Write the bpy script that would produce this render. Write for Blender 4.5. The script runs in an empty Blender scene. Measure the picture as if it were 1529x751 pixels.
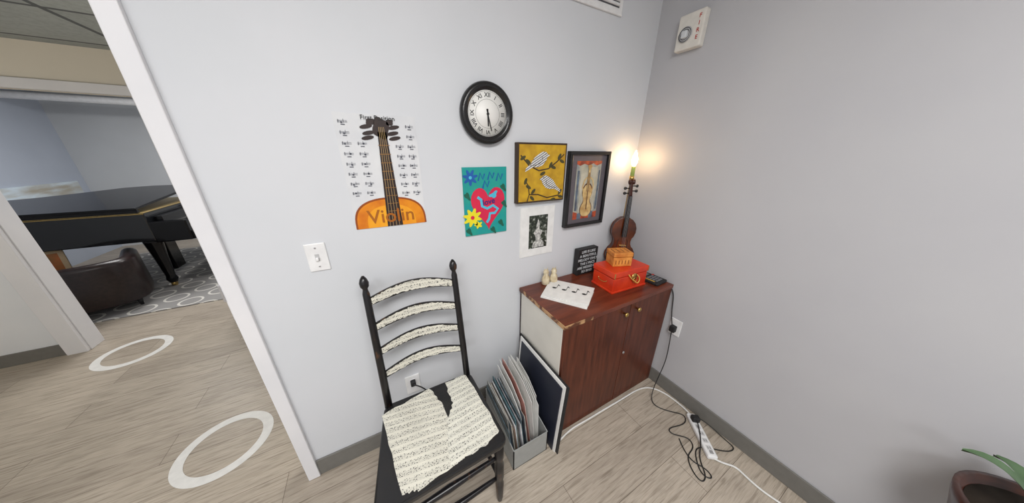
import bpy, bmesh, random
from math import *
from mathutils import Vector, Matrix
random.seed(4)
S=bpy.context.scene
S.view_settings.view_transform='Standard'
DA=1.08; XB=1.45; CZ=2.38
CUR=None
# ---------------- materials ----------------
def srgb(r,g,b):
    f=lambda c:(c/255/12.92 if c/255<=.04045 else ((c/255+.055)/1.055)**2.4)
    return (f(r),f(g),f(b),1)
def newmat(name):
    m=bpy.data.materials.new(name); m.use_nodes=True
    nt=m.node_tree; return m,nt,nt.nodes['Principled BSDF']
def Mth(nt,op,a,b=None,c=None):
    n=nt.nodes.new('ShaderNodeMath'); n.operation=op
    for i,v in enumerate((a,b,c)):
        if v is None: continue
        if hasattr(v,'links'): nt.links.new(v,n.inputs[i])
        else: n.inputs[i].default_value=v
    return n.outputs[0]
def objco(nt,scale=(1,1,1),rot=(0,0,0)):
    t=nt.nodes.new('ShaderNodeTexCoord'); m=nt.nodes.new('ShaderNodeMapping')
    m.inputs['Scale'].default_value=scale; m.inputs['Rotation'].default_value=rot
    nt.links.new(t.outputs['Object'],m.inputs['Vector']); return m.outputs[0]
def noise(nt,co,scale,detail=4,dist=0):
    n=nt.nodes.new('ShaderNodeTexNoise'); n.inputs['Scale'].default_value=scale
    n.inputs['Detail'].default_value=detail; n.inputs['Distortion'].default_value=dist
    nt.links.new(co,n.inputs['Vector']); return n.outputs['Fac']
def mix(nt,fac,a,b,mode='MIX'):
    n=nt.nodes.new('ShaderNodeMix'); n.data_type='RGBA'; n.blend_type=mode
    for s,v in ((n.inputs[0],fac),(n.inputs[6],a),(n.inputs[7],b)):
        if hasattr(v,'links'): nt.links.new(v,s)
        else: s.default_value=v
    return n.outputs[2]
def ramp(nt,fac,stops):
    n=nt.nodes.new('ShaderNodeValToRGB'); e=n.color_ramp.elements
    while len(e)<len(stops): e.new(.5)
    for i,(p,c) in enumerate(stops): e[i].position=p; e[i].color=c
    nt.links.new(fac,n.inputs[0]); return n.outputs[0]
def mat(name,col,rough=.5,metal=0,col2=None,nscale=30,stretch=(1,1,1),bump=0,emit=0,coat=0,lo=.35,hi=.68,spec=.5):
    m,nt,b=newmat(name)
    b.inputs['Roughness'].default_value=rough; b.inputs['Metallic'].default_value=metal
    b.inputs['Coat Weight'].default_value=coat; b.inputs['Specular IOR Level'].default_value=spec
    c2=col2 if col2 else tuple(min(1,x*.9) for x in col[:3])+(1,)
    co=objco(nt,stretch); f=noise(nt,co,nscale)
    c=ramp(nt,f,[(lo,col),(hi,c2)])
    nt.links.new(c,b.inputs['Base Color'])
    if bump:
        n=nt.nodes.new('ShaderNodeBump'); n.inputs['Strength'].default_value=bump; n.inputs['Distance'].default_value=.002
        nt.links.new(f,n.inputs['Height']); nt.links.new(n.outputs[0],b.inputs['Normal'])
    if emit:
        nt.links.new(c,b.inputs['Emission Color']); b.inputs['Emission Strength'].default_value=emit
    return m
def sheetmat(name,ax,paper=srgb(228,225,211),freq=42,rot=0):
    m,nt,b=newmat(name); b.inputs['Roughness'].default_value=.6
    co=objco(nt,(1,1,1),(0,0,rot)); sp=nt.nodes.new('ShaderNodeSeparateXYZ'); nt.links.new(co,sp.inputs[0])
    v=Mth(nt,'MULTIPLY',sp.outputs[ax],freq)
    w=noise(nt,co,5,1); v=Mth(nt,'ADD',v,Mth(nt,'MULTIPLY',w,.45))
    fr=Mth(nt,'FRACT',v); ins=Mth(nt,'LESS_THAN',fr,.62)
    ln=Mth(nt,'MULTIPLY',Mth(nt,'LESS_THAN',Mth(nt,'FRACT',Mth(nt,'MULTIPLY',fr,8)),.22),ins)
    no=Mth(nt,'MULTIPLY',Mth(nt,'GREATER_THAN',noise(nt,co,230,1),.6),Mth(nt,'LESS_THAN',fr,.68))
    ink=Mth(nt,'MAXIMUM',Mth(nt,'MULTIPLY',ln,.5),Mth(nt,'MULTIPLY',no,.92))
    base=ramp(nt,noise(nt,co,14),[(.3,paper),(.75,tuple(x*.84 for x in paper[:3])+(1,))])
    nt.links.new(mix(nt,ink,base,(.03,.03,.03,1)),b.inputs['Base Color'])
    return m
def floormat():
    m,nt,b=newmat('vinyl_plank_floor'); b.inputs['Roughness'].default_value=.4
    co=objco(nt); br=nt.nodes.new('ShaderNodeTexBrick'); nt.links.new(co,br.inputs['Vector'])
    br.inputs['Scale'].default_value=1; br.inputs['Brick Width'].default_value=1.1; br.inputs['Row Height'].default_value=.165
    br.inputs['Mortar Size'].default_value=.0012; br.inputs['Mortar Smooth'].default_value=.2
    br.inputs['Color1'].default_value=srgb(190,179,164); br.inputs['Color2'].default_value=srgb(174,163,149)
    br.inputs['Mortar'].default_value=srgb(118,106,94)
    g=noise(nt,objco(nt,(2.2,34,1)),3.2,8,.6); g2=noise(nt,objco(nt,(1.4,9,1)),2.4,3,1.5); g3=noise(nt,objco(nt,(5,110,1)),3,6,.3)
    gc=ramp(nt,g,[(.32,(.62,.60,.57,1)),(.5,(1,1,1,1)),(.75,(1.0,.98,.96,1))])
    gc2=ramp(nt,g2,[(.3,(.82,.81,.80,1)),(.6,(1,1,1,1))]); gc3=ramp(nt,g3,[(.4,(.74,.72,.70,1)),(.55,(1,1,1,1))])
    c=mix(nt,.85,br.outputs['Color'],gc,'MULTIPLY'); c=mix(nt,.8,c,gc2,'MULTIPLY'); c=mix(nt,.55,c,gc3,'MULTIPLY')
    nt.links.new(c,b.inputs['Base Color'])
    n=nt.nodes.new('ShaderNodeBump'); n.inputs['Strength'].default_value=.15; n.inputs['Distance'].default_value=.001
    nt.links.new(g,n.inputs['Height']); nt.links.new(n.outputs[0],b.inputs['Normal'])
    return m
def ceilmat():
    m,nt,b=newmat('acoustic_tile'); b.inputs['Roughness'].default_value=.9
    co=objco(nt); br=nt.nodes.new('ShaderNodeTexBrick'); nt.links.new(co,br.inputs['Vector'])
    br.offset=0; br.inputs['Scale'].default_value=1; br.inputs['Brick Width'].default_value=.55; br.inputs['Row Height'].default_value=.55
    br.inputs['Mortar Size'].default_value=.012
    br.inputs['Color1'].default_value=srgb(172,178,176); br.inputs['Color2'].default_value=srgb(160,166,164); br.inputs['Mortar'].default_value=srgb(96,100,102)
    f=noise(nt,co,60); c=mix(nt,.5,br.outputs['Color'],ramp(nt,f,[(.35,(.7,.7,.7,1)),(.6,(1,1,1,1))]),'MULTIPLY')
    nt.links.new(c,b.inputs['Base Color']); return m
WALL=mat('wall_paint',srgb(212,214,218),.55,col2=srgb(208,211,215),nscale=3,bump=0)
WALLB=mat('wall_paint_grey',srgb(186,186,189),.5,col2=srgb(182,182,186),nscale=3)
WHITE=mat('white_trim',srgb(230,229,231),.35,col2=srgb(222,222,225),nscale=4)
BASE=mat('grey_vinyl_base',srgb(116,114,109),.5)
CREAM=mat('cream_wall',srgb(226,218,202),.6,nscale=3,col2=srgb(220,212,196))
HALLW=mat('hall_wall_white',srgb(226,228,231),.6,nscale=3,col2=srgb(220,223,227))
CEIL=mat('ceiling_white',srgb(225,225,225),.8,nscale=40)
BLUEW=mat('blue_grey_wall',srgb(184,192,206),.6,nscale=3,col2=srgb(180,188,202))
FLOOR=floormat(); TILE=ceilmat()
BLACK=mat('black_gloss_paint',(.010,.010,.011,1),.25,col2=(.014,.013,.013,1))
BLACKM=mat('black_matte',(.015,.015,.016,1),.6)
WORN=mat('worn_black_paint',(.007,.006,.007,1),.28,col2=(.09,.040,.018,1),nscale=45,stretch=(1,1,.4),lo=.60,hi=.72)
SHEETZ=sheetmat('sheet_music_slat',2,freq=48); SHEETY=sheetmat('sheet_music_seat',1,freq=36,rot=.16)
SHEETX=sheetmat('sheet_music_seat_b',1,paper=srgb(231,229,216),freq=38,rot=-.10)
PLASTW=mat('white_plastic',srgb(236,236,236),.3)
PAPER=mat('white_paper',srgb(235,234,230),.6)
CABW=mat('cabinet_mahogany',srgb(100,50,32),.4,col2=srgb(70,33,21),nscale=5,stretch=(9,9,1),spec=.35)
CABT=mat('cabinet_top_mahogany',srgb(114,55,35),.3,col2=srgb(80,36,23),nscale=5,stretch=(1.2,10,1))
CABE=mat('worn_edge_band',srgb(186,146,104),.5,col2=srgb(92,52,34),nscale=26,stretch=(.7,1,1),lo=.45,hi=.55)
CABS=mat('cabinet_side_offwhite',srgb(222,218,208),.5,nscale=6)
BRASS=mat('brass',(.62,.42,.14,1),.3,metal=1)
RED=mat('red_lacquer',srgb(216,62,26),.3,col2=srgb(194,44,18),nscale=12)
STEEL=mat('steel',(.6,.6,.62,1),.35,metal=1)
CORDW=mat('white_cord_rubber',srgb(228,228,224),.5); CORDB=mat('black_cord_rubber',(.01,.01,.01,1),.5)
# ---------------- geometry helpers ----------------
INV={}
def attach(o,m=None):
    if m is not None and hasattr(o.data,'materials'): o.data.materials.append(m)
    if o.name not in S.collection.objects: S.collection.objects.link(o)
    if CUR is not None:
        o.parent=CUR
        if not CUR.get('loc'): o.matrix_parent_inverse=INV[CUR.name]
    return o
def group(name,loc=(0,0,0),rz=0,local=False,rot=None):
    global CUR
    e=bpy.data.objects.new(name,None); S.collection.objects.link(e); e.empty_display_size=.05
    e.location=loc; e.rotation_euler=rot if rot else (0,0,rz)
    mw=Matrix.Translation(loc)@(e.rotation_euler.to_matrix().to_4x4())
    INV[e.name]=mw.inverted(); e['loc']=1 if local else 0
    CUR=e; return e
def top():
    global CUR; CUR=None
def fin(bm,name,m,smooth=False,bevel=0,seg=2):
    bmesh.ops.recalc_face_normals(bm,faces=bm.faces)
    me=bpy.data.meshes.new(name); bm.to_mesh(me); bm.free()
    if smooth:
        for p in me.polygons: p.use_smooth=True
    o=bpy.data.objects.new(name,me); attach(o,m)
    if bevel:
        b=o.modifiers.new('b','BEVEL'); b.width=bevel; b.segments=seg; b.limit_method='ANGLE'; b.angle_limit=radians(40)
    return o
def box(name,x0,x1,y0,y1,z0,z1,m,bevel=0,M=None,seg=2):
    bm=bmesh.new(); bmesh.ops.create_cube(bm,size=1)
    for v in bm.verts:
        v.co=Vector(((x0+x1)/2+v.co.x*(x1-x0),(y0+y1)/2+v.co.y*(y1-y0),(z0+z1)/2+v.co.z*(z1-z0)))
    if M is not None: bmesh.ops.transform(bm,matrix=M,verts=bm.verts)
    return fin(bm,name,m,bevel=bevel,seg=seg)
def prism(name,pts,d,m,bevel=0,smooth=False,seg=2):
    bm=bmesh.new(); vs=[bm.verts.new(p) for p in pts]; f=bm.faces.new(vs)
    r=bmesh.ops.extrude_face_region(bm,geom=[f]); 
    for v in r['geom']:
        if isinstance(v,bmesh.types.BMVert): v.co+=Vector(d)
    return fin(bm,name,m,bevel=bevel,smooth=smooth,seg=seg)
def lathe(name,prof,p0,p1,m,n=20,smooth=True):
    p0=Vector(p0);p1=Vector(p1);ax=(p1-p0); q=ax.normalized().to_track_quat('Z','Y')
    bm=bmesh.new(); rings=[]
    for r,t in prof:
        c=p0+ax*t; rings.append([bm.verts.new(c+q@Vector((r*cos(2*pi*k/n),r*sin(2*pi*k/n),0))) for k in range(n)])
    for a,b in zip(rings,rings[1:]):
        for k in range(n): bm.faces.new((a[k],a[(k+1)%n],b[(k+1)%n],b[k]))
    bm.faces.new(rings[0]); bm.faces.new(rings[-1])
    return fin(bm,name,m,smooth=smooth)
def cyl(name,p0,p1,r,m,n=20): 
    return lathe(name,[(r*.9,0),(r,.01),(r,.99),(r*.9,1)],p0,p1,m,n)
def tube(name,pts,r,m,cyclic=False,res=8,kind='NURBS'):
    c=bpy.data.curves.new(name,'CURVE'); c.dimensions='3D'; c.bevel_depth=r; c.bevel_resolution=3; c.resolution_u=res; c.use_fill_caps=True
    s=c.splines.new(kind); s.points.add(len(pts)-1)
    for i,p in enumerate(pts): s.points[i].co=(p[0],p[1],p[2],1)
    if kind=='NURBS': s.order_u=min(4,len(pts)); s.use_endpoint_u=True
    s.use_cyclic_u=cyclic
    o=bpy.data.objects.new(name,c); return attach(o,m)
def text(name,s,size,loc,R,m,ext=.0003,align='CENTER',off=0):
    c=bpy.data.curves.new(name,'FONT'); c.body=s; c.size=size; c.align_x=align; c.align_y='CENTER'; c.extrude=ext; c.offset=off
    o=bpy.data.objects.new(name,c); attach(o,m)
    o.matrix_basis=Matrix.Translation(loc)@R; return o
RA=Matrix.Rotation(pi/2,4,'X'); RB=Matrix.Rotation(-pi/2,4,'Z')@RA
def artA(name,pts,m,off,th=.0006):
    return prism(name,[(x,DA-off,z) for x,z in pts],(0,-th,0),m)
def ell(cx,cz,rx,rz,n=28,a=0,wob=0,k=5):
    o=[]
    for i in range(n):
        t=2*pi*i/n; s=1+wob*sin(k*t); x=rx*cos(t)*s; z=rz*sin(t)*s
        o.append((cx+x*cos(a)-z*sin(a),cz+x*sin(a)+z*cos(a)))
    return o
def stroke(pts,w):
    L=[];R=[]
    for i,p in enumerate(pts):
        a=Vector(pts[max(i-1,0)]);b=Vector(pts[min(i+1,len(pts)-1)]);d=(b-a).normalized();n=Vector((-d.y,d.x))
        L.append(tuple(Vector(p)+n*w/2));R.append(tuple(Vector(p)-n*w/2))
    return L+R[::-1]
VH=[(0,0),(.03,.001),(.055,.008),(.078,.03),(.088,.062),(.086,.09),(.072,.118),(.060,.13),(.052,.148),(.050,.165),(.055,.185),(.064,.197),(.072,.222),(.072,.25),(.062,.28),(.042,.303),(.02,.314),(0,.316)]
def violin_outline(): return VH+[(-x,y) for x,y in VH[-2:0:-1]]
# ---------------- room shell ----------------
box('floor',-4.6,1.6,-2.6,6.4,-.06,0,FLOOR)
box('wall_north',-.45,1.55,DA,DA+.11,0,CZ,WALL)
box('wall_north_header',-1.4,-.45,DA,DA+.11,1.80,CZ,WALL)
box('wall_north_west_segment',-2.7,-1.4,DA,DA+.11,0,CZ,WALL)
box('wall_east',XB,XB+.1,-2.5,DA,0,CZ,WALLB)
box('wall_south',-2.7,1.55,-2.5,-2.4,0,CZ,WALL)
box('wall_west',-2.7,-2.6,-2.4,DA,0,CZ,WALL)
box('ceiling',-2.7,1.55,-2.5,DA+.11,CZ,CZ+.06,CEIL)
box('wall_hall_partition_west',-4.6,-2.06,2.87,2.97,0,2.14,HALLW)
box('wall_hall_partition_east',-1.21,1.55,2.87,2.97,0,2.14,HALLW)
box('wall_hall_partition_header',-2.06,-1.21,2.87,2.97,1.735,2.14,CREAM)
box('wall_hall_fascia',-4.5,1.45,2.862,2.87,1.77,1.975,CREAM)
box('wall_hall_east',1.45,1.55,DA+.11,2.87,0,2.14,CREAM)
box('wall_hall_west',-4.6,-4.5,DA,2.87,0,2.14,CREAM)
box('wall_hall_south',-4.6,-2.7,DA,DA+.11,0,2.14,CREAM)
box('ceiling_hall',-4.6,1.55,DA+.11,2.87,1.975,2.03,TILE)
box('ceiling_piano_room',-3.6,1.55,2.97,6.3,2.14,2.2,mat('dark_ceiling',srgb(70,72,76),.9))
box('wall_piano_west',-3.6,-3.5,2.97,6.2,0,2.14,BLUEW)
box('wall_piano_north',-3.6,1.55,6.2,6.3,0,2.14,mat('pale_grey_wall',srgb(202,205,208),.6,nscale=3,col2=srgb(198,201,204)))
box('wall_piano_east',1.45,1.55,2.97,6.2,0,2.14,WALL)
box('trim_1',-.462,-.418,DA-.016,DA,0,1.84,WHITE,.003)
box('trim_2',-.462,-.450,DA-.010,DA+.12,0,1.80,WHITE,.002)
box('trim_3',-1.42,-.418,DA-.016,DA,1.80,1.85,WHITE,.003)
box('trim_4',-1.44,-1.40,DA-.016,DA,0,1.80,WHITE,.003)
box('trim_5',-2.13,-2.035,2.845,2.87,0,1.73,WHITE,.003)
box('trim_6',-2.06,-2.03,2.8705,2.99,0,1.735,WHITE,.002)
box('trim_7',-1.235,-1.13,2.845,2.87,0,1.73,WHITE,.003)
box('trim_8',-1.24,-1.21,2.8705,2.99,0,1.735,WHITE,.002)
box('trim_9',-2.13,-1.13,2.842,2.87,1.7305,1.785,WHITE,.003)
box('baseboard_north',-.418,XB,DA-.009,DA,0,.093,BASE,.003)
box('baseboard_east',XB-.009,XB,-2.4,DA-.009,0,.093,BASE,.003)
box('baseboard_hall',-4.5,-2.13,2.861,2.87,0,.093,BASE,.003)
group('door_strike_plate',(-.463,DA,.98))
box('plate',-.4635,-.4615,DA-.004,DA+.03,.945,1.025,STEEL,.0005)
box('lip',-.4650,-.4600,DA-.0185,DA-.0155,.955,1.015,STEEL,.0005)
top()
# ---------------- tour viewer overlay markers, added as flat rings on the floor ----------------
def ring(name,cx,cy,ro,ri):
    bm=bmesh.new(); n=64; z=.0012
    A=[];B=[]
    for k in range(n):
        t=2*pi*k/n
        A.append(bm.verts.new((cx+ro*cos(t),cy+ro*sin(t),z)));B.append(bm.verts.new((cx+ri*cos(t),cy+ri*sin(t),z)))
    for k in range(n): bm.faces.new((A[k],A[(k+1)%n],B[(k+1)%n],B[k]))
    return fin(bm,name,NAVM)
NAVM=mat('nav_marker_white',srgb(228,227,224),.5)
ring('nav_marker_ring',-.86,1.46,.185,.142); ring('nav_marker_ring.001',-1.735,2.68,.185,.142)
# ---------------- light switch ----------------
group('light_switch',(-.20,DA,1.054))
box('plate',-.231,-.169,DA-.006,DA,1.002,1.107,PLASTW,.003)
box('toggle_slot',-.206,-.194,DA-.008,DA-.005,1.042,1.067,mat('switch_slot_grey',srgb(190,190,190),.4))
box('toggle',-.204,-.196,DA-.018,DA-.006,1.045,1.056,PLASTW,.002)
for z in (1.02,1.09): cyl('screw',(-.2,DA-.0075,z),(-.2,DA-.005,z),.003,STEEL,10)
group('wall_outlet',(.034,DA,.32))
box('plate',.0,.068,DA-.006,DA,.265,.375,PLASTW,.003)
for z in (.30,.34):
    box('receptacle',.02,.048,DA-.008,DA-.004,z-.014,z+.014,PLASTW,.003)
box('plug',.022,.046,DA-.03,DA-.008,.326,.354,BLACKM,.004)
tube('plug_cord',[(.034,DA-.03,.34),(.07,DA-.05,.33),(.10,DA-.05,.27),(.16,DA-.045,.12),(.25,DA-.03,.02),(.45,DA-.03,.006),(.6,DA-.03,.006)],.003,BLACKM)
# vent
group('air_vent',(.9,DA,2.08))
box('frame',.62,1.165,DA-.010,DA,2.0,2.2,PLASTW,.003)
box('recess',.645,1.14,DA-.0115,DA-.0095,2.025,2.175,mat('vent_shadow',(.08,.08,.09,1),.8))
for i in range(9):
    z=2.03+i*.0165
    prism('louver',[(.645,DA-.011,z),(.645,DA-.016,z+.002),(.645,DA-.013,z+.012)],(.495,0,0),PLASTW)
# fire alarm
group('fire_alarm_strobe',(XB,.89,1.936))
box('housing',XB-.035,XB+.001,.832,.948,1.866,2.006,mat('alarm_offwhite',srgb(226,222,214),.35),.006)
lathe('speaker_grille',[(.030,0),(.031,.6),(.022,1)],(XB-.035,.905,1.925),(XB-.040,.905,1.925),mat('grille_grey',srgb(190,190,192),.5),28)
for r in (.012,.02,.027):
    tube('grille_ring',[(XB-.040,.905+r*cos(2*pi*k/20),1.925+r*sin(2*pi*k/20)) for k in range(20)],.0013,mat('grille_dark',(.05,.05,.05,1),.5),True)
box('strobe_lens',XB-.052,XB-.034,.892,.918,1.91,1.94,mat('clear_lens',srgb(210,214,218),.08),.005)
AR=mat('alarm_red',srgb(186,60,50),.5)
for i,c in enumerate('FIRE'):
    text('letter',c,.022,(XB-.0360,.852,1.980-i*.026),RB,AR,.0004,off=.0002)
# ---------------- clock ----------------
cx,cz=.472,1.553
group('wall_clock',(cx,DA,cz))
lathe('case',[(.108,0),(.113,.15),(.114,.5),(.110,.85),(.100,1),(.090,.85),(.083,.55)],(cx,DA,cz),(cx,DA-.032,cz),BLACK,56)
FACE=mat('clock_face',srgb(240,239,235),.4,col2=srgb(236,235,230))
lathe('dial',[(.086,0),(.086,1)],(cx,DA-.014,cz),(cx,DA-.0180,cz),FACE,56)
R_=['XII','I','II','III','IIII','V','VI','VII','VIII','IX','X','XI']
for i,s in enumerate(R_):
    t=radians(30*i); text('numeral',s,.022,(cx+.066*sin(t),DA-.0182,cz+.066*cos(t)),RA@Matrix.Rotation(-t,4,'Z'),BLACKM,off=.0003)
for r in (.052,.080):
    tube('track',[(cx+r*cos(2*pi*k/40),DA-.0182,cz+r*sin(2*pi*k/40)) for k in range(40)],.0004,BLACKM,True)
for a,l,w in ((178,.045,.006),(166,.064,.004)):
    t=radians(a); d=(sin(t),cos(t))
    artA('hand',stroke([(cx-d[0]*.018,cz-d[1]*.018),(cx+d[0]*l*.7,cz+d[1]*l*.7),(cx+d[0]*l,cz+d[1]*l)],w),BLACKM,.0195)
cyl('pivot',(cx,DA-.018,cz),(cx,DA-.023,cz),.005,BLACKM)
# ---------------- violin poster ----------------
x0,x1,z0,z1=-.062,.190,1.138,1.527
def ST(s,t): return (x0+s*(x1-x0), z1-t*(z1-z0))
group('violin_poster',(.064,DA,1.33))
artA('sheet',[ST(0,0),ST(1,0),ST(1,1),ST(0,1)],mat('poster_paper',srgb(224,225,226),.25,col2=srgb(210,212,216),nscale=8),-.0045,.006)
ORG=mat('violin_orange',srgb(236,150,24),.3,col2=srgb(204,104,14),nscale=12)
DKB=mat('ebony_print',srgb(44,28,24),.4)
def bodyp(sx,h): return [ST(.5+sx*(abs(cos(t))**.85)*(1 if cos(t)>0 else -1),1-h*max(sin(t),0)**.62) for t in [pi*k/32 for k in range(33)]]
artA('violin_body_print',bodyp(.5,.285),mat('rim_brown',srgb(150,72,14),.4),.0017)
artA('violin_body_centre',bodyp(.475,.268),ORG,.0022)
artA('violin_body_glow',bodyp(.34,.21),mat('violin_amber',srgb(244,172,36),.3,col2=srgb(232,140,24),nscale=12),.0024)
artA('fingerboard_print',[ST(.49,.14),ST(.60,.14),ST(.64,1.0),ST(.42,1.0)],DKB,.0028)
artA('scroll_print',ell(*ST(.54,.11),.026,.034,24,0,.12,4),DKB,.0028)
artA('scroll_print',ell(*ST(.42,.06),.014,.010,18,.3,.12,4),DKB,.0028); artA('scroll_print',ell(*ST(.66,.06),.012,.010,18,.3,.12,4),DKB,.0028)
for sx,sz in ((.36,.10),(.38,.15),(.70,.10),(.68,.15),(.36,.19),(.70,.19)):
    artA('peg_print',ell(*ST(sx,sz),.020,.0065,14,.2),DKB,.0030)
for k in range(4):
    artA('string_print',stroke([ST(.515+.02*k,.10),ST(.455+.045*k,1.0)],.0012),mat('string_tan',srgb(190,160,110),.4),.0034)
for k in range(9):
    artA('fret_print',stroke([ST(.47,.25+k*.075),ST(.62,.25+k*.075)],.0014),mat('fret_gold',srgb(170,120,60),.4),.0036)
text('caption_large','Violin',.072,(ST(.5,.9)[0],DA-.0044,ST(.5,.9)[1]),RA,mat('caption_gold',srgb(170,96,18),.4),off=.0006)
text('caption_small','First Position',.020,(ST(.52,.030)[0],DA-.0044,ST(.52,.030)[1]),RA,BLACKM)
INK=mat('print_ink',srgb(78,80,92),.5)
for side in (0,1):
    for c in range(2):
        for r in range(8):
            s=(.10+.18*c) if side==0 else (.75+.16*c); t=.075+r*.085+(.02 if side else 0)
            if c==(1 if side==0 else 0) and r<2: continue
            px,pz=ST(s,t)
            for l in range(3): artA('staff',stroke([(px-.014,pz+l*.0026),(px+.014,pz+l*.0026)],.0006),INK,.0018)
            artA('note',ell(px+random.uniform(-.006,.006),pz+random.uniform(-.001,.004),.0034,.0028,10),INK,.0023)
            artA('note_stem',stroke([(px+.003,pz-.001),(px+.003,pz+.010)],.0010),INK,.0023)
            artA('clef',stroke([(px-.012,pz-.002),(px-.011,pz+.008)],.0018),INK,.0023)
            artA('note_label',stroke([(px-.006,pz-.0065),(px+.006,pz-.0065)],.0026),INK,.0023)
# ---------------- yellow bird canvas ----------------
x0,x1,z0,z1=.607,.887,1.180,1.452
group('bird_canvas',(.747,DA,1.316))
box('canvas_edge',x0,x1,DA-.028,DA,z0,z1,mat('canvas_dark_edge',srgb(58,40,24),.6),.002)
artA('painted_front',[ST(.03,.03),ST(.97,.03),ST(.97,.97),ST(.03,.97)],mat('mustard_paint',srgb(206,164,34),.55,col2=srgb(176,134,28),nscale=22),.0282)
BR=mat('branch_brown',srgb(66,48,28),.6)
m,nt,b=newmat('striped_bird_paper'); co=objco(nt,(1,1,1),(0,.5,0)); sp_=nt.nodes.new('ShaderNodeSeparateXYZ'); nt.links.new(co,sp_.inputs[0])
st=Mth(nt,'LESS_THAN',Mth(nt,'FRACT',Mth(nt,'MULTIPLY',sp_.outputs[2],105)),.36)
nt.links.new(mix(nt,st,srgb(218,218,216),srgb(72,72,80)),b.inputs['Base Color']); BS=m
artA('branch',stroke([ST(.06,.20),ST(.22,.36),ST(.42,.45),ST(.62,.42),ST(.80,.30),ST(.94,.18)],.006),BR,.029)
artA('branch',stroke([ST(.20,.97),ST(.24,.85),ST(.42,.86),ST(.62,.93),ST(.88,.90)],.006),BR,.029)
artA('branch',stroke([ST(.24,.85),ST(.22,.70),ST(.16,.62)],.005),BR,.029)
LF=mat('leaf_dark_green',srgb(70,66,34),.6)
for s,t,a in ((.10,.24,.5),(.20,.30,-.6),(.50,.50,.4),(.66,.36,1.1),(.72,.40,-.3),(.84,.22,1.0),(.90,.30,-.4),(.16,.62,1.2),(.22,.72,-.5),(.32,.80,.8),(.30,.92,-.7),(.75,.97,.2),(.90,.84,.9),(.92,.93,-.2)):
    artA('leaf',ell(*ST(s,t),.016,.0075,12,a),LF,.0295)
def bird(cx,cz,sc,fl):
    P=[(-.95,-.50),(-.55,-.18),(-.25,.22),(.15,.48),(.45,.62),(.72,.60),(.88,.45),(1.08,.38),(.86,.26),(.74,.0),(.45,-.30),(.05,-.42),(-.35,-.40),(-1.0,-.72)]
    artA('bird_body',[(cx+fl*x*sc,cz+z*sc) for x,z in P],BS,.030)
    artA('bird_wing_line',stroke([(cx+fl*x*sc,cz+z*sc) for x,z in [(-.6,-.32),(-.2,-.28),(.15,-.20),(.45,.02),(.4,.28)]],.0022),BR,.0308)
    artA('bird_eye',ell(cx+fl*.68*sc,cz+.46*sc,.0028,.0028,8),BR,.0308)
bird(x0+.38*(x1-x0),z1-.29*(z1-z0),.066,1); bird(x0+.68*(x1-x0),z1-.68*(z1-z0),.064,-1)
# ---------------- teal heart painting ----------------
x0,x1,z0,z1=.355,.562,1.050,1.350
group('heart_painting',(.458,DA,1.2))
artA('panel',[ST(0,0),ST(1,0),ST(1,1),ST(0,1)],mat('teal_paint',srgb(16,150,150),.5,col2=srgb(36,158,138),nscale=16),0,.007)
HR=mat('heart_red',srgb(220,38,72),.5,col2=srgb(200,30,78),nscale=12); DB=mat('deep_blue',srgb(24,92,170),.5); LB=mat('light_blue_paint',srgb(80,190,220),.5)
YE=mat('yellow_splat',srgb(240,226,40),.5); GRD=mat('dark_green_paint',srgb(24,96,76),.5)
hp=[]
for k in range(40):
    t=2*pi*k/40; hp.append((x0+.55*(x1-x0)+.0062*16*sin(t)**3/1.2, z1-.56*(z1-z0)+.0068*(13*cos(t)-5*cos(2*t)-2*cos(3*t)-cos(4*t))*1.0))
artA('heart',hp,HR,.0075)
artA('blue_swirl',ell(*ST(.68,.40),.020,.012,30,.5,.30,3),LB,.0082)
artA('blue_swirl',stroke([ST(.30,.42),ST(.38,.46),ST(.40,.56),ST(.52,.60),ST(.66,.56),ST(.78,.62),ST(.70,.68),ST(.58,.68),ST(.56,.76),ST(.50,.82)],.012),LB,.0086)
artA('blue_flower',ell(*ST(.16,.14),.026,.026,50,0,.35,7),DB,.0080); artA('flower_core',ell(*ST(.16,.14),.007,.007,14),LB,.0088)
artA('yellow_splat',ell(*ST(.17,.72),.036,.034,60,.3,.28,8),YE,.0080); artA('splat_core',ell(*ST(.17,.72),.009,.009,14),HR,.0088)
artA('yellow_spot',ell(*ST(.30,.84),.016,.014,30,.3,.3,5),YE,.0080)
for s,t in ((.40,.13),(.62,.12),(.5,.24),(.82,.14)):
    artA('blue_swirl_line',stroke([ST(s-.07,t+.06),ST(s-.02,t-.05),ST(s+.04,t+.04),ST(s+.08,t-.04)],.006),DB,.0080)
for s,t in ((.92,.30),(.94,.55),(.86,.85),(.66,.95),(.08,.40),(.08,.93)):
    artA('green_leaf',ell(*ST(s,t),.010,.018,30,.6,.25,3),GRD,.0080)
text('lettering','love',.036,(ST(.56,.50)[0],DA-.0095,ST(.56,.50)[1]),RA@Matrix.Rotation(.15,4,'Z'),mat('navy_lettering',srgb(16,40,120),.5),off=.0005)
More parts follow.
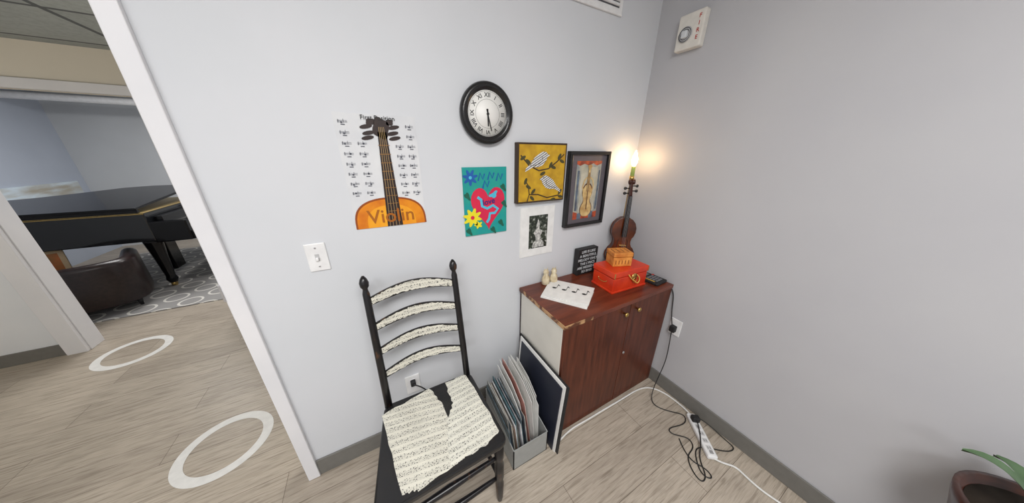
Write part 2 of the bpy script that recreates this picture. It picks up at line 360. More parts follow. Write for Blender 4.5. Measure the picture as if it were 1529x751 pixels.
# ---------------- black and white print ----------------
x0,x1,z0,z1=.643,.855,.885,1.153
group('matted_photo_print',(.749,DA,1.02))
artA('mat_board',[ST(0,0),ST(1,0),ST(1,1),ST(0,1)],mat('mat_board_white',srgb(236,236,234),.6),-.004,.008)
m,nt,b=newmat('bw_photo'); co=objco(nt); nt.links.new(ramp(nt,noise(nt,co,70,6),[(.42,(.012,.016,.012,1)),(.56,(.06,.075,.05,1)),(.70,(.5,.5,.48,1))]),b.inputs['Base Color']); b.inputs['Roughness'].default_value=.3
artA('photo',[ST(.25,.17),ST(.80,.17),ST(.80,.84),ST(.25,.84)],m,.0042)
ST1=mat('statue_grey',srgb(225,225,220),.5,col2=srgb(120,120,118),nscale=80)
artA('statue',[ST(.36,.82),ST(.38,.72),ST(.46,.67),ST(.44,.58),ST(.38,.52),ST(.46,.46),ST(.47,.36),ST(.51,.24),ST(.56,.34),ST(.55,.44),ST(.66,.50),ST(.60,.58),ST(.58,.66),ST(.69,.72),ST(.71,.82)],ST1,.005)
# ---------------- framed violin picture ----------------
x0,x1,z0,z1=.914,1.200,1.020,1.418
group('framed_violin_picture',(1.057,DA,1.22))
fw=.017
for a in ((x0,x1,z1-fw,z1),(x0,x1,z0,z0+fw),(x0,x0+fw,z0+fw,z1-fw),(x1-fw,x1,z0+fw,z1-fw)):
    box('frame_rail',a[0],a[1],DA-.030,DA,a[2],a[3],BLACK,.002)
box('mat_board',x0+fw,x1-fw,DA-.016,DA-.002,z0+fw,z1-fw,mat('grey_mat',srgb(98,92,98),.6))
artA('artwork',[ST(.20,.12),ST(.82,.12),ST(.82,.90),ST(.20,.90)],mat('art_cream',srgb(188,182,162),.5,col2=srgb(124,134,140),nscale=18),.0165)
C1=mat('art_orange',srgb(196,86,46),.5,col2=srgb(110,48,42),nscale=30); C2=mat('art_gold',srgb(222,196,138),.5,col2=srgb(178,138,84),nscale=30); C3=mat('art_blue',srgb(104,122,140),.5,col2=srgb(72,76,88),nscale=30)
C4=mat('art_sky_tan',srgb(168,166,150),.5,col2=srgb(206,200,182),nscale=14); C5=mat('art_brown',srgb(98,66,46),.5)
artA('skyline',[ST(.20,.12),ST(.82,.12),ST(.82,.155),ST(.70,.18),ST(.60,.15),ST(.50,.18),ST(.38,.155),ST(.28,.18),ST(.20,.16)],C1,.0172)
artA('centre_panel',[ST(.32,.20),ST(.72,.20),ST(.72,.80),ST(.32,.80)],C4,.0170)
for a,b_ in ((.23,.28),(.76,.80)):
    artA('column',[ST(a,.24),ST(b_,.24),ST(b_,.78),ST(a,.78)],C3,.0174)
for k in range(6):
    artA('patch',[ST(.20+.1033*k,.79+.03*(k%2)),ST(.20+.1033*(k+1),.81),ST(.20+.1033*(k+1),.90),ST(.20+.1033*k,.90)],(C1,C3,C1)[k%3],.0176)
vc=ST(.52,.87)
def vshape(nm,kx,kz,mm,off):
    artA(nm,[(vc[0]+u*kx,vc[1]+v*kz) for u,v in violin_outline()],mm,off)
vshape('violin_drawing_outline',.52,.585,C5,.0178); vshape('violin_drawing',.46,.56,C2,.0184)
artA('violin_neck_outline',[(vc[0]-.0105,vc[1]+.14),(vc[0]+.0105,vc[1]+.14),(vc[0]+.0085,vc[1]+.272),(vc[0]-.0085,vc[1]+.272)],C5,.0190)
artA('violin_neck_drawing',[(vc[0]-.008,vc[1]+.12),(vc[0]+.008,vc[1]+.12),(vc[0]+.006,vc[1]+.270),(vc[0]-.006,vc[1]+.270)],C2,.0196)
artA('violin_scroll_drawing',ell(vc[0],vc[1]+.270,.015,.010,16),C2,.0200)
artA('fingerboard_drawing',[(vc[0]-.003,vc[1]+.04),(vc[0]+.003,vc[1]+.04),(vc[0]+.002,vc[1]+.24),(vc[0]-.002,vc[1]+.24)],C5,.0204)
for s_ in (-1,1):
    artA('arm_drawing',stroke([(vc[0]+s_*.010,vc[1]+.215),(vc[0]+s_*.030,vc[1]+.200),(vc[0]+s_*.040,vc[1]+.165),(vc[0]+s_*.028,vc[1]+.13)],.007),C2,.0194)
# ---------------- cabinet ----------------
cx0,cx1,cy0,H=.65,XB-.012,.692,.713
group('storage_cabinet',(1.05,.88,0))
box('side_panel',cx0,cx0+.018,cy0+.012,DA-.01,0,H-.022,CABS,.001)
box('side_panel_right',cx1-.018,cx1,cy0+.012,DA-.01,0,H-.022,CABW)
box('back_panel',cx0,cx1,DA-.02,DA-.0095,0.0,H-.022,CABW)
box('bottom_panel',cx0+.018,cx1-.018,cy0+.012,DA-.02,.02,.04,CABW)
box('top_panel',cx0-.006,cx1,cy0-.008,DA-.0095,H-.022,H,CABT,.002)
box('top_edge_band_front',cx0-.007,cx0+.16,cy0-.0098,cy0-.0075,H-.021,H-.001,CABE)
box('top_edge_band_side',cx0-.0085,cx0-.0055,cy0-.009,DA-.01,H-.021,H-.001,CABE)
xm=1.086
box('door_left',cx0+.002,xm-.0015,cy0-.004,cy0+.014,.004,H-.025,CABW,.0015)
box('door_right',xm+.0015,cx1-.002,cy0-.004,cy0+.014,.004,H-.025,CABW,.0015)
for kx in (1.036,1.134):
    lathe('knob',[(.005,0),(.005,.4),(.011,.55),(.013,.8),(.009,1)],(kx,cy0-.004,.650),(kx,cy0-.028,.650),BRASS,18)
cyl('lock',(1.098,cy0-.004,.37),(1.098,cy0-.009,.37),.008,STEEL)
# ---------------- items on cabinet ----------------
group('note_card_stack',(.83,.89,H))
for k,(rot,dx,dy) in enumerate(((-.03,-.016,-.010),(.05,-.008,.004),(0,.0,.0))):
    M=Matrix.Translation((.842+dx,.893+dy,H))@Matrix.Rotation(radians(-54)+rot,4,'Z')
    box('card',-.118,.118,-.092,.092,.0005+k*.005,.004+k*.005,PAPER,M=M)
M=Matrix.Translation((.842,.893,H+.0145))@Matrix.Rotation(radians(-54),4,'Z')
for k in range(4):
    px=-.08+k*.053
    bm=bmesh.new(); vs=[bm.verts.new(M@Vector((px+.012*cos(t),.0+.008*sin(t),0))) for t in [2*pi*i/14 for i in range(14)]]; bm.faces.new(vs); fin(bm,'note_head',BLACKM)
    bm=bmesh.new(); bm.faces.new([bm.verts.new(M@Vector(p)) for p in ((px+.010,.0,0),(px+.013,.0,0),(px+.013,.045,0),(px+.010,.045,0))]); fin(bm,'note_stem',BLACKM)
    bm=bmesh.new(); bm.faces.new([bm.verts.new(M@Vector(p)) for p in ((px+.013,.045,0),(px+.026,.03,0),(px+.013,.032,0))]); fin(bm,'note_flag',BLACKM)
IV=mat('ivory_ceramic',srgb(220,208,178),.4,col2=srgb(180,160,124),nscale=40)
for i,(fx,fy) in enumerate(((.792,1.035),(.842,1.028))):
    group('owl_figurine' ,(fx,fy,H))
    lathe('body',[(.017,0),(.022,.06),(.023,.3),(.017,.55),(.012,.65),(.016,.78),(.014,.92),(.004,1)],(fx,fy,H),(fx,fy,H+.092),IV,18)
    for s in (-1,1):
        lathe('wing',[(.003,0),(.010,.4),(.007,.8),(.001,1)],(fx+s*.019,fy-.002,H+.010),(fx+s*.012,fy,H+.060),IV,10)
        lathe('ear',[(.004,0),(.0005,1)],(fx+s*.008,fy,H+.084),(fx+s*.010,fy,H+.102),IV,8)
    lathe('beak',[(.003,0),(.0005,1)],(fx,fy-.014,H+.074),(fx,fy-.021,H+.070),IV,8)
group('quote_block_sign',(1.1,1.04,H))
box('block',1.02,1.175,1.030,1.068,H,H+.165,BLACKM,.002)
CH=mat('chalk_white',srgb(220,225,228),.6)
for i,s in enumerate(('LIFE IS LIKE','A BEAUTIFUL','MELODY ONLY','THE LYRICS','ARE MESSED UP','SO SING')):
    text('lettering',s,.0225,(1.0975,1.0293,H+.147-i*.0255),RA,CH,off=.0003)
group('red_lacquer_chest',(1.165,.845,H))
M=Matrix.Translation((1.165,.845,0))@Matrix.Rotation(radians(-3),4,'Z')
box('chest_body',-.125,.125,-.075,.075,H,H+.085,RED,.003,M=M)
box('chest_lid',-.129,.129,-.079,.079,H+.088,H+.122,RED,.005,M=M)
box('plinth',-.129,.129,-.079,.079,H,H+.012,RED,.003,M=M)
for s in (-1,1):
    box('corner_mount',s*.127-.003*(s>0)-.001,s*.127+.003*(s<0)+.001,-.0802,-.078,H+.09,H+.12,BRASS,M=M)
lathe('lock_plate',[(.020,0),(.020,1)],M@Vector((0.02,-.0755,H+.075)),M@Vector((.02,-.081,H+.075)),BRASS,24)
tube('clasp_ring',[M@Vector((.02+.014*cos(t),-.086,H+.058+.016*sin(t))) for t in [2*pi*k/14 for k in range(14)]],.0018,BRASS,True)
tube('cord_tassel',[M@Vector(p) for p in ((-.03,-.083,H+.098),(-.01,-.086,H+.07),(.02,-.088,H+.055),(.04,-.088,H+.03),(.06,-.087,H+.045),(.055,-.086,H+.07),(.035,-.084,H+.085))],.0028,mat('gold_cord',srgb(222,178,90),.5))
tube('side_handle',[M@Vector(p) for p in ((-.127,-.03,H+.06),(-.136,-.03,H+.045),(-.136,.03,H+.045),(-.127,.03,H+.06))],.002,BRASS)
group('carved_wooden_box',(1.15,.86,H+.122))
M=Matrix.Translation((1.155,.86,H+.122))@Matrix.Rotation(radians(-22),4,'Z')
WB=mat('carved_wood',srgb(226,154,72),.5,col2=srgb(190,112,44),nscale=26)
WD=mat('burnt_line',srgb(140,76,32),.6)
box('box_body',-.053,.053,-.043,.043,0,.052,WB,.003,M=M)
box('box_lid',-.055,.055,-.045,.045,.054,.078,WB,.004,M=M)
for k in range(5): box('carving',-.041+k*.018,-.037+k*.018,-.0442,-.0425,.014,.036,WD,M=M)
for k in range(4): box('lid_carving',-.044+k*.026,-.039+k*.026,-.024,.024,.0775,.0786,WD,M=M)
group('cordless_phone_base',(1.385,.78,H))
M=Matrix.Translation((1.372,.79,H))@Matrix.Rotation(radians(4),4,'Z')
box('base',-.052,.05,-.075,.08,0,.018,BLACKM,.006,M=M)
box('display',-.030,.03,.02,.055,.0182,.020,mat('lcd_grey',srgb(96,108,104),.2),.001,M=M)
for i in range(3):
    for j in range(4): box('key',-.03+i*.021,-.016+i*.021,-.058+j*.017,-.047+j*.017,.0182,.0215,mat('key_grey',srgb(120,120,124),.5),M=M)
box('red_key',.032,.044,.0,.012,.0182,.022,AR,M=M); box('yellow_strip',-.045,-.036,-.05,.04,.0182,.0195,mat('amber',srgb(200,160,60),.5),M=M)
# ---------------- violin lamp ----------------
group('violin_table_lamp',(1.335,1.0,H),rz=radians(-32),local=True)
VW=mat('violin_varnish',srgb(112,52,20),.22,col2=srgb(52,22,12),nscale=9,coat=.5)
VS=mat('violin_side',srgb(66,28,15),.3)
lathe('base_disc',[(.055,0),(.058,.4),(.050,.8),(.03,1)],(0,.0,0),(0,.0,.02),DKB,32)
o=violin_outline(); z_=.022
prism('ribs',[(u*.96,-.015,z_+v) for u,v in [(a,b*.99+.002) for a,b in o]],(0,.030,0),VS)
prism('top_plate',[(u,-.022,z_+v) for u,v in o],(0,.006,0),VW,.003)
prism('back_plate',[(u,.016,z_+v) for u,v in o],(0,.005,0),VW,.002)
prism('tailpiece',[(-.012,-.034,z_+.02),(.012,-.034,z_+.02),(.018,-.034,z_+.11),(-.018,-.034,z_+.11)],(0,.006,0),BLACK,.001)
prism('bridge',[(-.020,-.040,z_+.142),(.020,-.040,z_+.142),(.018,-.022,z_+.142),(-.018,-.022,z_+.142)],(0,0,.003),mat('maple',srgb(200,160,100),.5))
for s in (-1,1):
    tube('f_hole',[(s*.026,-.0228,z_+.115),(s*.032,-.0228,z_+.125),(s*.030,-.0228,z_+.145),(s*.030,-.0228,z_+.17),(s*.024,-.0228,z_+.178)],.0018,BLACKM)
prism('fingerboard',[(-.015,-.038,z_+.20),(.015,-.038,z_+.20),(.010,-.034,z_+.445),(-.010,-.034,z_+.445)],(0,.007,0),BLACK,.001)
prism('neck',[(-.011,-.028,z_+.29),(.011,-.028,z_+.29),(.009,-.026,z_+.45),(-.009,-.026,z_+.45)],(0,.022,0),VW,.003)
prism('pegbox',[(-.010,-.03,z_+.445),(.010,-.03,z_+.445),(.007,-.02,z_+.515),(-.007,-.02,z_+.515)],(0,.024,0),VS,.003)
lathe('scroll',[(.006,0),(.015,.1),(.016,.3),(.010,.5),(.016,.7),(.015,.9),(.006,1)],(-.019,-.012,z_+.522),(.019,-.012,z_+.522),VS,20)
for i,zz in enumerate((.458,.472,.486,.500)):
    s=1 if i%2 else -1
    lathe('peg',[(.003,0),(.003,.55),(.008,.7),(.009,.9),(.003,1)],(0,-.016,z_+zz),(s*.040,-.016,z_+zz),BLACK,12)
for k in range(4): tube('string',[(-.006+.004*k,-.035,z_+.11),(-.008+.0053*k,-.041,z_+.145),(-.0055+.0037*k,-.036,z_+.445)],.0005,STEEL,kind='POLY')
cyl('chin_rest',(-.045,-.030,z_+.03),(-.045,-.022,z_+.035),.026,BLACK,24)
tube('lamp_rod',[(0,.01,0.01),(0,.028,.2),(0,.022,.5),(0,.004,.565)],.004,BRASS)
cyl('socket',(0,0,.553),(0,0,.575),.013,BRASS)
CS=mat('candle_sleeve',srgb(160,178,90),.4); cyl('candle_sleeve',(0,0,.572),(0,0,.628),.011,CS)
BE=mat('lit_bulb',(1,.64,.32,1),.2,emit=42,col2=(1,.66,.34,1))
lathe('bulb',[(.007,0),(.015,.22),(.017,.42),(.011,.7),(.004,.92),(.001,1)],(0,0,.628),(0,0,.712),BE,20)
# ---------------- ladder-back chair ----------------
group('ladder_back_chair',(.08,.76,0))
xl,xr=-.078,.268
def post(x,xt):
    zs=.41
    lathe('back_leg',[(.011,0),(.014,.05),(.015,.55),(.015,1)],(x,.90,0),(x,.925,zs),WORN,16)
    lathe('back_post',[(.015,0),(.0145,.25),(.0138,.6),(.0125,.88),(.009,.905),(.009,.915),(.015,.93),(.0165,.955),(.012,.98),(.004,1)],(x,.925,zs-.01),(xt,1.003,.982),WORN,16)
post(xl,xl+.006); post(xr,xr-.004)
def slat(zb):
    ybase=.925+(zb-.41)/.56*.078; n=20; hh=.043; th=.007
    bm=bmesh.new(); rows=[]
    for k in range(n+1):
        t=k/n; x=xl+.008+t*(xr-xl-.016); arch=.024*sin(pi*t); bow=.018*sin(pi*t)
        zt=zb+hh*.75+arch+.008*sin(pi*t); zl=zb+arch*.75
        y=ybase+bow
        rows.append([bm.verts.new((x,y-th/2,zl)),bm.verts.new((x,y-th/2,zt)),bm.verts.new((x,y+th/2,zt)),bm.verts.new((x,y+th/2,zl))])
    for a,b in zip(rows,rows[1:]):
        for k in range(4): bm.faces.new((a[k],a[(k+1)%4],b[(k+1)%4],b[k]))
    bm.faces.new(rows[0]); bm.faces.new(rows[-1])
    fin(bm,'slat',WORN)
    bm=bmesh.new(); pr=None
    for k in range(n*2+1):
        t=k/(n*2); x=xl+.018+t*(xr-xl-.036); tt=(x-xl-.008)/(xr-xl-.016); arch=.024*sin(pi*tt); bow=.018*sin(pi*tt)
        zt=zb+hh*.75+arch+.008*sin(pi*tt)-.0015-random.random()*.005; zl=zb+arch*.75+.001+random.random()*.006; y=ybase+bow-th/2-.0006
        c=(bm.verts.new((x,y,zl)),bm.verts.new((x,y,zt)))
        if pr: bm.faces.new((pr[0],c[0],c[1],pr[1]))
        pr=c
    fin(bm,'slat_sheet_music',SHEETZ)
for zb in (.862,.755,.648,.540): slat(zb)
def rounded(pts,r,n=5):
    out=[]
    for i,p in enumerate(pts):
        p=Vector(p);a=(Vector(pts[i-1])-p).normalized();b=(Vector(pts[(i+1)%len(pts)])-p).normalized()
        A=p+a*r;B=p+b*r
        for k in range(n+1):
            t=k/n; q=A*(1-t)**2+p*2*t*(1-t)+B*t*t; out.append((q.x,q.y))
    return out
sp=rounded([(-.155,.545),(.300,.555),(.285,.93),(-.095,.93)],.035)
prism('seat',[(x,y,.385) for x,y in sp],(0,0,.027),BLACK,.008,seg=3)
def ragged(pts,n,amp):
    out=[]
    for i in range(len(pts)):
        a=Vector(pts[i]);b=Vector(pts[(i+1)%len(pts)])
        for k in range(n):
            q=a.lerp(b,k/n); out.append((q.x+random.uniform(-amp,amp),q.y+random.uniform(-amp,amp)))
    return out
def flatz(name,pts,z,m): prism(name,[(x,y,z) for x,y in pts],(0,0,.0006),m)
flatz('seat_sheet_music',ragged([(-.105,.885),(.090,.922),(.122,.82),(.135,.575),(-.02,.560),(-.070,.575)],7,.004),.4122,SHEETY)
flatz('seat_sheet_music',ragged([(.162,.80),(.160,.918),(.262,.922),(.287,.60),(.22,.580),(.085,.575),(.12,.74)],7,.004),.4128,SHEETX)
for x,y in ((-.130,.572),(.276,.590)):
    lathe('front_leg',[(.011,0),(.014,.06),(.018,.3),(.013,.36),(.019,.42),(.019,.62),(.013,.68),(.019,.74),(.018,1)],(x,y,0),(x,y,.388),WORN,16)
def rung(p,q,r=.010): lathe('rung',[(r*.6,0),(r*.8,.1),(r,.35),(r*1.25,.5),(r,.65),(r*.8,.9),(r*.6,1)],p,q,WORN,14)
for z in (.16,.29): rung((-.130,.572,z),(.276,.590,z),.011)
for z in (.14,.26):
    rung((-.130,.572,z),(xl,.915,z)); rung((.276,.590,z),(xr,.915,z))
rung((xl,.912,.2),(xr,.912,.2))
# ---------------- magazine bin ----------------
group('magazine_bin',(.48,.81,0))
BX=mat('bin_grey_board',srgb(158,160,158),.4)
bx0,bx1,by0,by1=.380,.572,.655,.975
box('bin_bottom',bx0,bx1,by0,by1,0,.004,BX)
box('bin_front',bx0,bx1,by0,by0+.004,.0,.135,BX)
box('bin_back',bx0,bx1,by1-.004,by1,.0,.20,BX)
for x in (bx0,bx1-.004): prism('bin_side',[(x,by0,0),(x,by1,0),(x,by1,.20),(x,by0,.135)],(.004,0,0),BX)
cols=[(92,110,120),(180,180,176),(60,74,86),(200,196,186),(120,96,80),(214,214,214),(74,110,120),(190,180,160),(150,150,156),(226,226,224)]
for i in range(14):
    c=cols[i%10]; mm=mat('magazine_cover',srgb(*c),.35,col2=srgb(*[min(255,int(v*.7)) for v in c]),nscale=25)
    x=bx0+.010+i*.0068; h=.265+random.uniform(-.03,.02)
    y0=by0+.03+random.uniform(-.015,.015)
    prism('magazine',[(x,y0,.005),(x,by1-.012,.005),(x-.012,by1-.012+random.uniform(-.01,0),h),(x-.012,y0+.03,h-random.uniform(.02,.05))],(.005,0,0),mm)
for i in range(10):
    x=bx0+.112+i*.0068; h=.31+random.uniform(0,.07); y0=by0+.06+random.uniform(-.02,.03); sp2=(i-3)*.0065
    mm=PAPER if i not in (2,) else mat('folder_colour',srgb(186,130,120),.5)
    prism('loose_sheet',[(x,y0,.02),(x,by1-.02,.02),(x-.022+sp2,by1-.01,h),(x-.028+sp2,y0+.10,h-.02),(x-.020+sp2,y0+.03,h-.09)],(.002,0,0),mm)
group('art_portfolio_board',(.61,.82,0))
for k,(mm,dx,hh,ya,yb) in enumerate(((BLACKM,0,.432,.61,1.035),(PAPER,-.0075,.425,.625,1.02),(mat('navy_folder',srgb(34,38,52),.4),-.013,.405,.64,1.0))):
    prism('board',[(.606+dx,ya,0.0),(.606+dx,yb,0.0),(.634+dx,yb,hh),(.634+dx,ya,hh)],(.005,0,0),mm)
# ---------------- cords, strip ----------------
group('power_strip',(1.335,.31,0))
a=Vector((1.405,.405,0));b=Vector((1.262,.222,0)); d=(b-a); L=d.length; ang=atan2(d.y,d.x)
M=Matrix.Translation((a+b)/2)@Matrix.Rotation(ang,4,'Z')
box('strip_body',-L/2,L/2,-.024,.024,0,.026,PLASTW,.009,M=M,seg=3)
for k in range(5):
    x=-L/2+.045+k*.036
    box('socket',x-.011,x+.011,-.012,.012,.0255,.0265,mat('socket_grey',srgb(200,200,200),.5),M=M)
    for s in (-1,1): box('slot',x-.005,x+.005,s*.005-.001,s*.005+.001,.0263,.0268,BLACKM,M=M)
box('switch_rocker',L/2-.030,L/2-.014,-.008,.008,.0255,.030,mat('rocker_grey',srgb(150,150,150),.4),.002,M=M)
box('plug_adapter',-L/2+.030,-L/2+.062,-.020,.018,.026,.055,BLACKM,.006,M=M)
group('extension_cord',(1.1,.66,0))
z=.006
tube('cord',[(.66,.655,z),(.74,.675,z),(.82,.668,z),(.98,.668,z),(1.16,.662,z),(1.28,.665,z),(1.37,.645,z),(1.415,.58,z),(1.425,.50,z),(1.415,.43,.012),(1.40,.400,.014)],.0045,CORDW)
tube('cord_tail',[(1.265,.226,.014),(1.285,.19,z),(1.33,.16,z),(1.32,.12,z),(1.315,.04,z),(1.34,-.02,z),(1.36,-.2,z),(1.38,-.6,z)],.0045,CORDW)
group('wall_outlet',(XB,.62,.44))
box('plate',XB-.006,XB,.59,.655,.405,.51,PLASTW,.003)
box('plug',XB-.036,XB-.006,.608,.640,.432,.472,BLACKM,.006)
group('lamp_cord',(1.3,.5,0))
tube('cord_upper',[(1.40,.86,H+.012),(1.434,.73,H+.006),(1.442,.676,H-.03),(1.436,.665,.60),(1.43,.65,.52),(1.422,.628,.47)],.0028,CORDB)
tube('cord_lower',[(1.418,.622,.44),(1.405,.61,.36),(1.41,.60,.25),(1.36,.60,.12),(1.31,.59,.012),(1.27,.54,.004),(1.34,.46,.004),(1.39,.42,.004),(1.33,.38,.004),(1.22,.43,.004),(1.20,.39,.004),(1.28,.34,.004),(1.24,.29,.004),(1.17,.30,.004),(1.12,.24,.004),(1.11,.19,.004),(1.17,.20,.004),(1.21,.27,.004),(1.30,.29,.03),(1.37,.36,.045)],.0026,CORDB)
tube('cord_loop',[(1.39,.385,.04),(1.43,.33,.02),(1.425,.24,.004),(1.43,.19,.004),(1.37,.20,.004),(1.31,.26,.004),(1.25,.30,.004),(1.19,.26,.004),(1.14,.21,.004),(1.18,.17,.004),(1.20,.23,.004),(1.15,.28,.004),(1.22,.36,.004)],.0026,CORDB)
# ---------------- plant in wooden bowl, bottom right ----------------
px,py=1.275,-.36
group('potted_plant',(px,py,0))
DW=mat('dark_wood',srgb(74,36,22),.3,col2=srgb(44,20,12),nscale=8,stretch=(1,1,6),coat=.3)
lathe('bowl',[(.05,0),(.09,.1),(.130,.45),(.146,.85),(.150,1),(.138,1.0),(.128,.85),(.06,.8)],(px,py,.43),(px,py,.585),DW,40)
lathe('pedestal',[(.13,0),(.13,.04),(.05,.1),(.035,.4),(.045,.6),(.03,.8),(.06,1)],(px,py,0),(px,py,.435),DW,32)
lathe('soil',[(.128,0),(.128,1)],(px,py,.557),(px,py,.565),mat('soil',(.03,.02,.012,1),.9,nscale=80),32)
LG=mat('leaf_green',srgb(92,118,84),.35,col2=srgb(58,84,54),nscale=9)
def leaf(az,L,lift,w):
    bm=bmesh.new(); n=12; pr=None; d=Vector((cos(az),sin(az),0)); s=Vector((-sin(az),cos(az),0))
    for k in range(n+1):
        t=k/n; c=Vector((px,py,.565))+d*(.02+L*t)+Vector((0,0,lift*sin(t*pi*.62)))
        ww=w*sin(pi*min(1,t*.93+.04))**.7
        r=[bm.verts.new(c-s*ww+Vector((0,0,.008))),bm.verts.new(c),bm.verts.new(c+s*ww+Vector((0,0,.008)))]
        if pr:
            bm.faces.new((pr[0],r[0],r[1],pr[1])); bm.faces.new((pr[1],r[1],r[2],pr[2]))
        pr=r
    fin(bm,'leaf',LG,smooth=True)
for az,L,li,w in ((1.65,.15,.125,.020),(3.0,.13,.05,.022),(.9,.13,.09,.020),(4.2,.18,.08,.022),(5.2,.15,.10,.020),(.1,.10,.12,.018)): leaf(az,L,li,w)
# ---------------- piano room ----------------
PB=mat('piano_black',(.004,.004,.005,1),.12,spec=.25)
PG=mat('piano_side_gloss',(.012,.013,.015,1),.08)
group('grand_piano',(-2.6,4.4,0))
ya,yb,xk,xt=3.86,5.05,-1.95,-3.32
out=[(xk,ya),(xk,yb),(-2.35,yb),(-2.55,yb-.08),(-2.75,yb-.30),(-2.95,yb-.48),(-3.15,yb-.58),(-3.28,yb-.72),(xt,ya+.25),(-3.27,ya+.08),(-3.15,ya)]
prism('rim',[(x,y,.55) for x,y in out],(0,0,.28),PG,.01)
ob=prism('lid_main',[(x,y-ya,0) for x,y in [(-1.98,ya),(-1.98,yb)]+out[2:]],(0,0,.022),PB,.004)
ob.matrix_basis=Matrix.Translation((0,ya,.862))@Matrix.Rotation(radians(5),4,'X')
prism('string_plate',[(x,y,.831) for x,y in out],(0,0,.003),mat('cast_iron_gold',(.5,.36,.14,1),.4,metal=.8))
box('prop_stick',-2.5,-2.48,4.75,4.77,.83,.945,PB)
box('hinge_rail',xt+.25,-1.98,ya+.004,ya+.03,.83,.866,PB)
box('key_bed',xk-.02,xk+.26,ya+.02,yb-.02,.53,.62,PB,.006)
box('white_keys',xk+.08,xk+.22,ya+.10,yb-.10,.62,.64,mat('ivory_keys',srgb(240,240,236),.3))
for k in range(30):
    if k%7 in(2,6): continue
    y=ya+.13+k*.031; box('black_key',xk+.08,xk+.165,y,y+.012,.64,.652,BLACK)
box('fallboard',xk+.01,xk+.07,ya+.08,yb-.08,.62,.78,PB,.006)
for y in (ya,yb-.07): box('key_cheek',xk-.01,xk+.25,y,y+.07,.53,.74,PB,.012)
box('gold_trim',xt+.2,xk,ya-.0015,ya,.822,.826,BRASS)
for x,y in ((xk-.1,ya+.14),(xk-.1,yb-.14),(-3.05,ya+.35)):
    lathe('leg',[(.03,0),(.045,.08),(.035,.15),(.05,.6),(.065,.9),(.07,1)],(x,y,.05),(x,y,.56),PB,16)
    cyl('caster',(x-.015,y,.035),(x+.015,y,.035),.0265,BRASS,16)
box('pedal_lyre',xk-.25,xk-.20,4.36,4.54,.08,.56,PB,.01)
group('piano_bench',(-1.5,4.45,0))
box('cushion',-1.68,-1.36,4.15,4.75,.40,.455,BLACKM,.02,seg=4)
box('apron',-1.66,-1.38,4.17,4.73,.34,.40,PB,.004)
for x in (-1.64,-1.40):
    for y in (4.20,4.70): lathe('leg',[(.012,0),(.022,.1),(.018,.3),(.026,.8),(.028,1)],(x,y,.0085),(x,y,.345),PB,12)
top()
m,nt,b=newmat('trellis_rug'); co=objco(nt,(1,1,1),(0,0,.785)); sp_=nt.nodes.new('ShaderNodeSeparateXYZ'); nt.links.new(co,sp_.inputs[0])
def tri(s): return Mth(nt,'ABSOLUTE',Mth(nt,'SUBTRACT',Mth(nt,'FRACT',Mth(nt,'MULTIPLY',s,4.5)),.5))
q=Mth(nt,'LESS_THAN',Mth(nt,'ABSOLUTE',Mth(nt,'SUBTRACT',Mth(nt,'ADD',Mth(nt,'POWER',tri(sp_.outputs[0]),2),Mth(nt,'POWER',tri(sp_.outputs[1]),2)),.13)),.028)
nt.links.new(mix(nt,q,srgb(142,140,138),srgb(206,203,196)),b.inputs['Base Color']); b.inputs['Roughness'].default_value=.95
box('area_rug',-3.1,-1.1,3.36,5.6,0,.008,m)
# tub armchair: U-shaped wrap-around back with rolled top
LE=mat('brown_black_leather',srgb(40,27,26),.32,col2=srgb(25,17,17),nscale=50,bump=.1,spec=.45)
E=group('leather_armchair',(-2.36,3.63,0),rz=radians(24),local=True); E.scale=(1.14,1.14,1.06)
path=[]
for k in range(0,5): path.append((.235,.20-.20*k/5*.9,1,0))
for k in range(0,17):
    t=-pi*k/16; c_,s_=cos(t),sin(t)
    e=.62; path.append((.235*abs(c_)**e*(1 if c_>=0 else -1),.0-.20*abs(s_)**e,c_,s_))
for k in range(1,6): path.append((-.235,.02+.18*k/5,-1,0))
sec=[]
for k in range(9):
    t=2*pi*k/16; sec.append((.042*cos(t),.425+.040*sin(t)))
sec=sec+[(-.038,.10),(-.030,.085),(.030,.085),(.040,.10)]
bm=bmesh.new(); rows=[]
for x,y,nx,ny in path:
    rows.append([bm.verts.new((x+nx*o_,y+ny*o_,z_)) for o_,z_ in sec])
for a,b in zip(rows,rows[1:]):
    for k in range(len(sec)): bm.faces.new((a[k],a[(k+1)%len(sec)],b[(k+1)%len(sec)],b[k]))
bm.faces.new(rows[0]); bm.faces.new(rows[-1])
fin(bm,'wraparound_back',LE,smooth=True)
box('seat_cushion',-.19,.19,-.16,.22,.20,.33,LE,.035,seg=4)
box('seat_base',-.20,.20,-.15,.20,.085,.21,LE,.01)
for x in (-.19,.19):
    for y in (-.12,.17): lathe('foot',[(.010,0),(.020,1)],(x,y,.0082),(x,y,.10),BLACKM,12)
group('leaning_painting',(-2.75,3.75,0))
LW=mat('light_wood',srgb(206,178,138),.5,nscale=12,stretch=(1,1,8))
GP=mat('landscape_paint',srgb(70,104,52),.5,col2=srgb(196,110,50),nscale=9)
Mp=Matrix.Translation((-2.80,3.76,0.012))@Matrix.Rotation(radians(20),4,'Z')@Matrix.Rotation(radians(-12),4,'X')
box('canvas',-.24,.24,-.006,.006,.02,.51,GP,M=Mp)
for a in ((-.27,-.24,0,.54),(.24,.27,0,.54),(-.24,.24,0,.03),(-.24,.24,.51,.54)): box('frame_rail',a[0],a[1],-.012,.012,a[2],a[3],LW,.002,M=Mp)
group('landscape_wall_painting',(-3.5,5.2,.88))
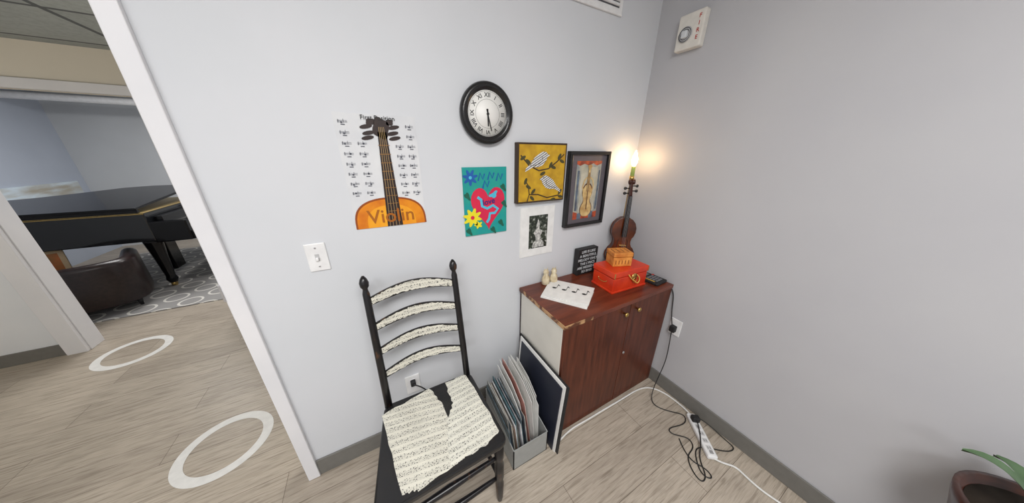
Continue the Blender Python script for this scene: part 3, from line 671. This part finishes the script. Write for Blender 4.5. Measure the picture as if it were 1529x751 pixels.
box('canvas',-3.5,-3.475,4.3,6.05,.66,1.0,mat('pale_landscape',srgb(214,228,238),.6,col2=srgb(176,170,156),nscale=5,stretch=(1,.6,3)),.003)
top()
cyl('ceiling_pipe',(-3.5,5.6,1.97),(1.45,5.6,1.97),.04,PLASTW)
# ---------------- lights ----------------
def area(name,loc,sx,sy,e,col=(1,1,1),rot=(0,0,0)):
    l=bpy.data.lights.new(name,'AREA'); l.shape='RECTANGLE'; l.size=sx; l.size_y=sy; l.energy=e; l.color=col
    o=bpy.data.objects.new(name,l); o.location=loc; o.rotation_euler=rot; S.collection.objects.link(o); return o
def point(name,loc,e,col,r=.08):
    l=bpy.data.lights.new(name,'POINT'); l.energy=e; l.color=col; l.shadow_soft_size=r
    o=bpy.data.objects.new(name,l); o.location=loc; S.collection.objects.link(o)
area('ceiling_light_panel',(.0,-.6,CZ-.02),1.1,.6,43,(1,.985,.968))
area('ceiling_light_panel.001',(-1.4,-1.2,CZ-.02),1.1,.6,39,(.985,.99,1))
point('hall_fill_light',(.2,2.0,1.5),16,(1,.93,.83))  # added fill without a fixture, out of view, lifts hall ceiling and header
point('hall_fill_light.001',(-2.9,1.65,1.35),17,(1,.96,.91))  # added fill hidden behind the north wall, brightens the hall's west partition
area('piano_room_light_panel',(-1.8,4.3,2.12),1.2,.6,42,(1,.99,.98))
point('piano_room_fill_light',(-.5,4.2,1.7),36,(1,.98,.96))  # added fill with no lamp behind it, lightens the piano room walls
w=bpy.data.worlds.new('World'); S.world=w; w.use_nodes=True; w.node_tree.nodes['Background'].inputs[0].default_value=(.6,.65,.7,1); w.node_tree.nodes['Background'].inputs[1].default_value=.4
# ---------------- camera ----------------
c=bpy.data.cameras.new('camera'); c.sensor_width=36; c.lens=382/1529*36; c.clip_start=.02
o=bpy.data.objects.new('camera',c); S.collection.objects.link(o)
o.matrix_world=Matrix.Translation((0,0,1.411))@Matrix.Rotation(radians(-28.99),4,'Z')@Matrix.Rotation(radians(90-21.24),4,'X')@Matrix.Rotation(radians(.45),4,'Z')
S.camera=o
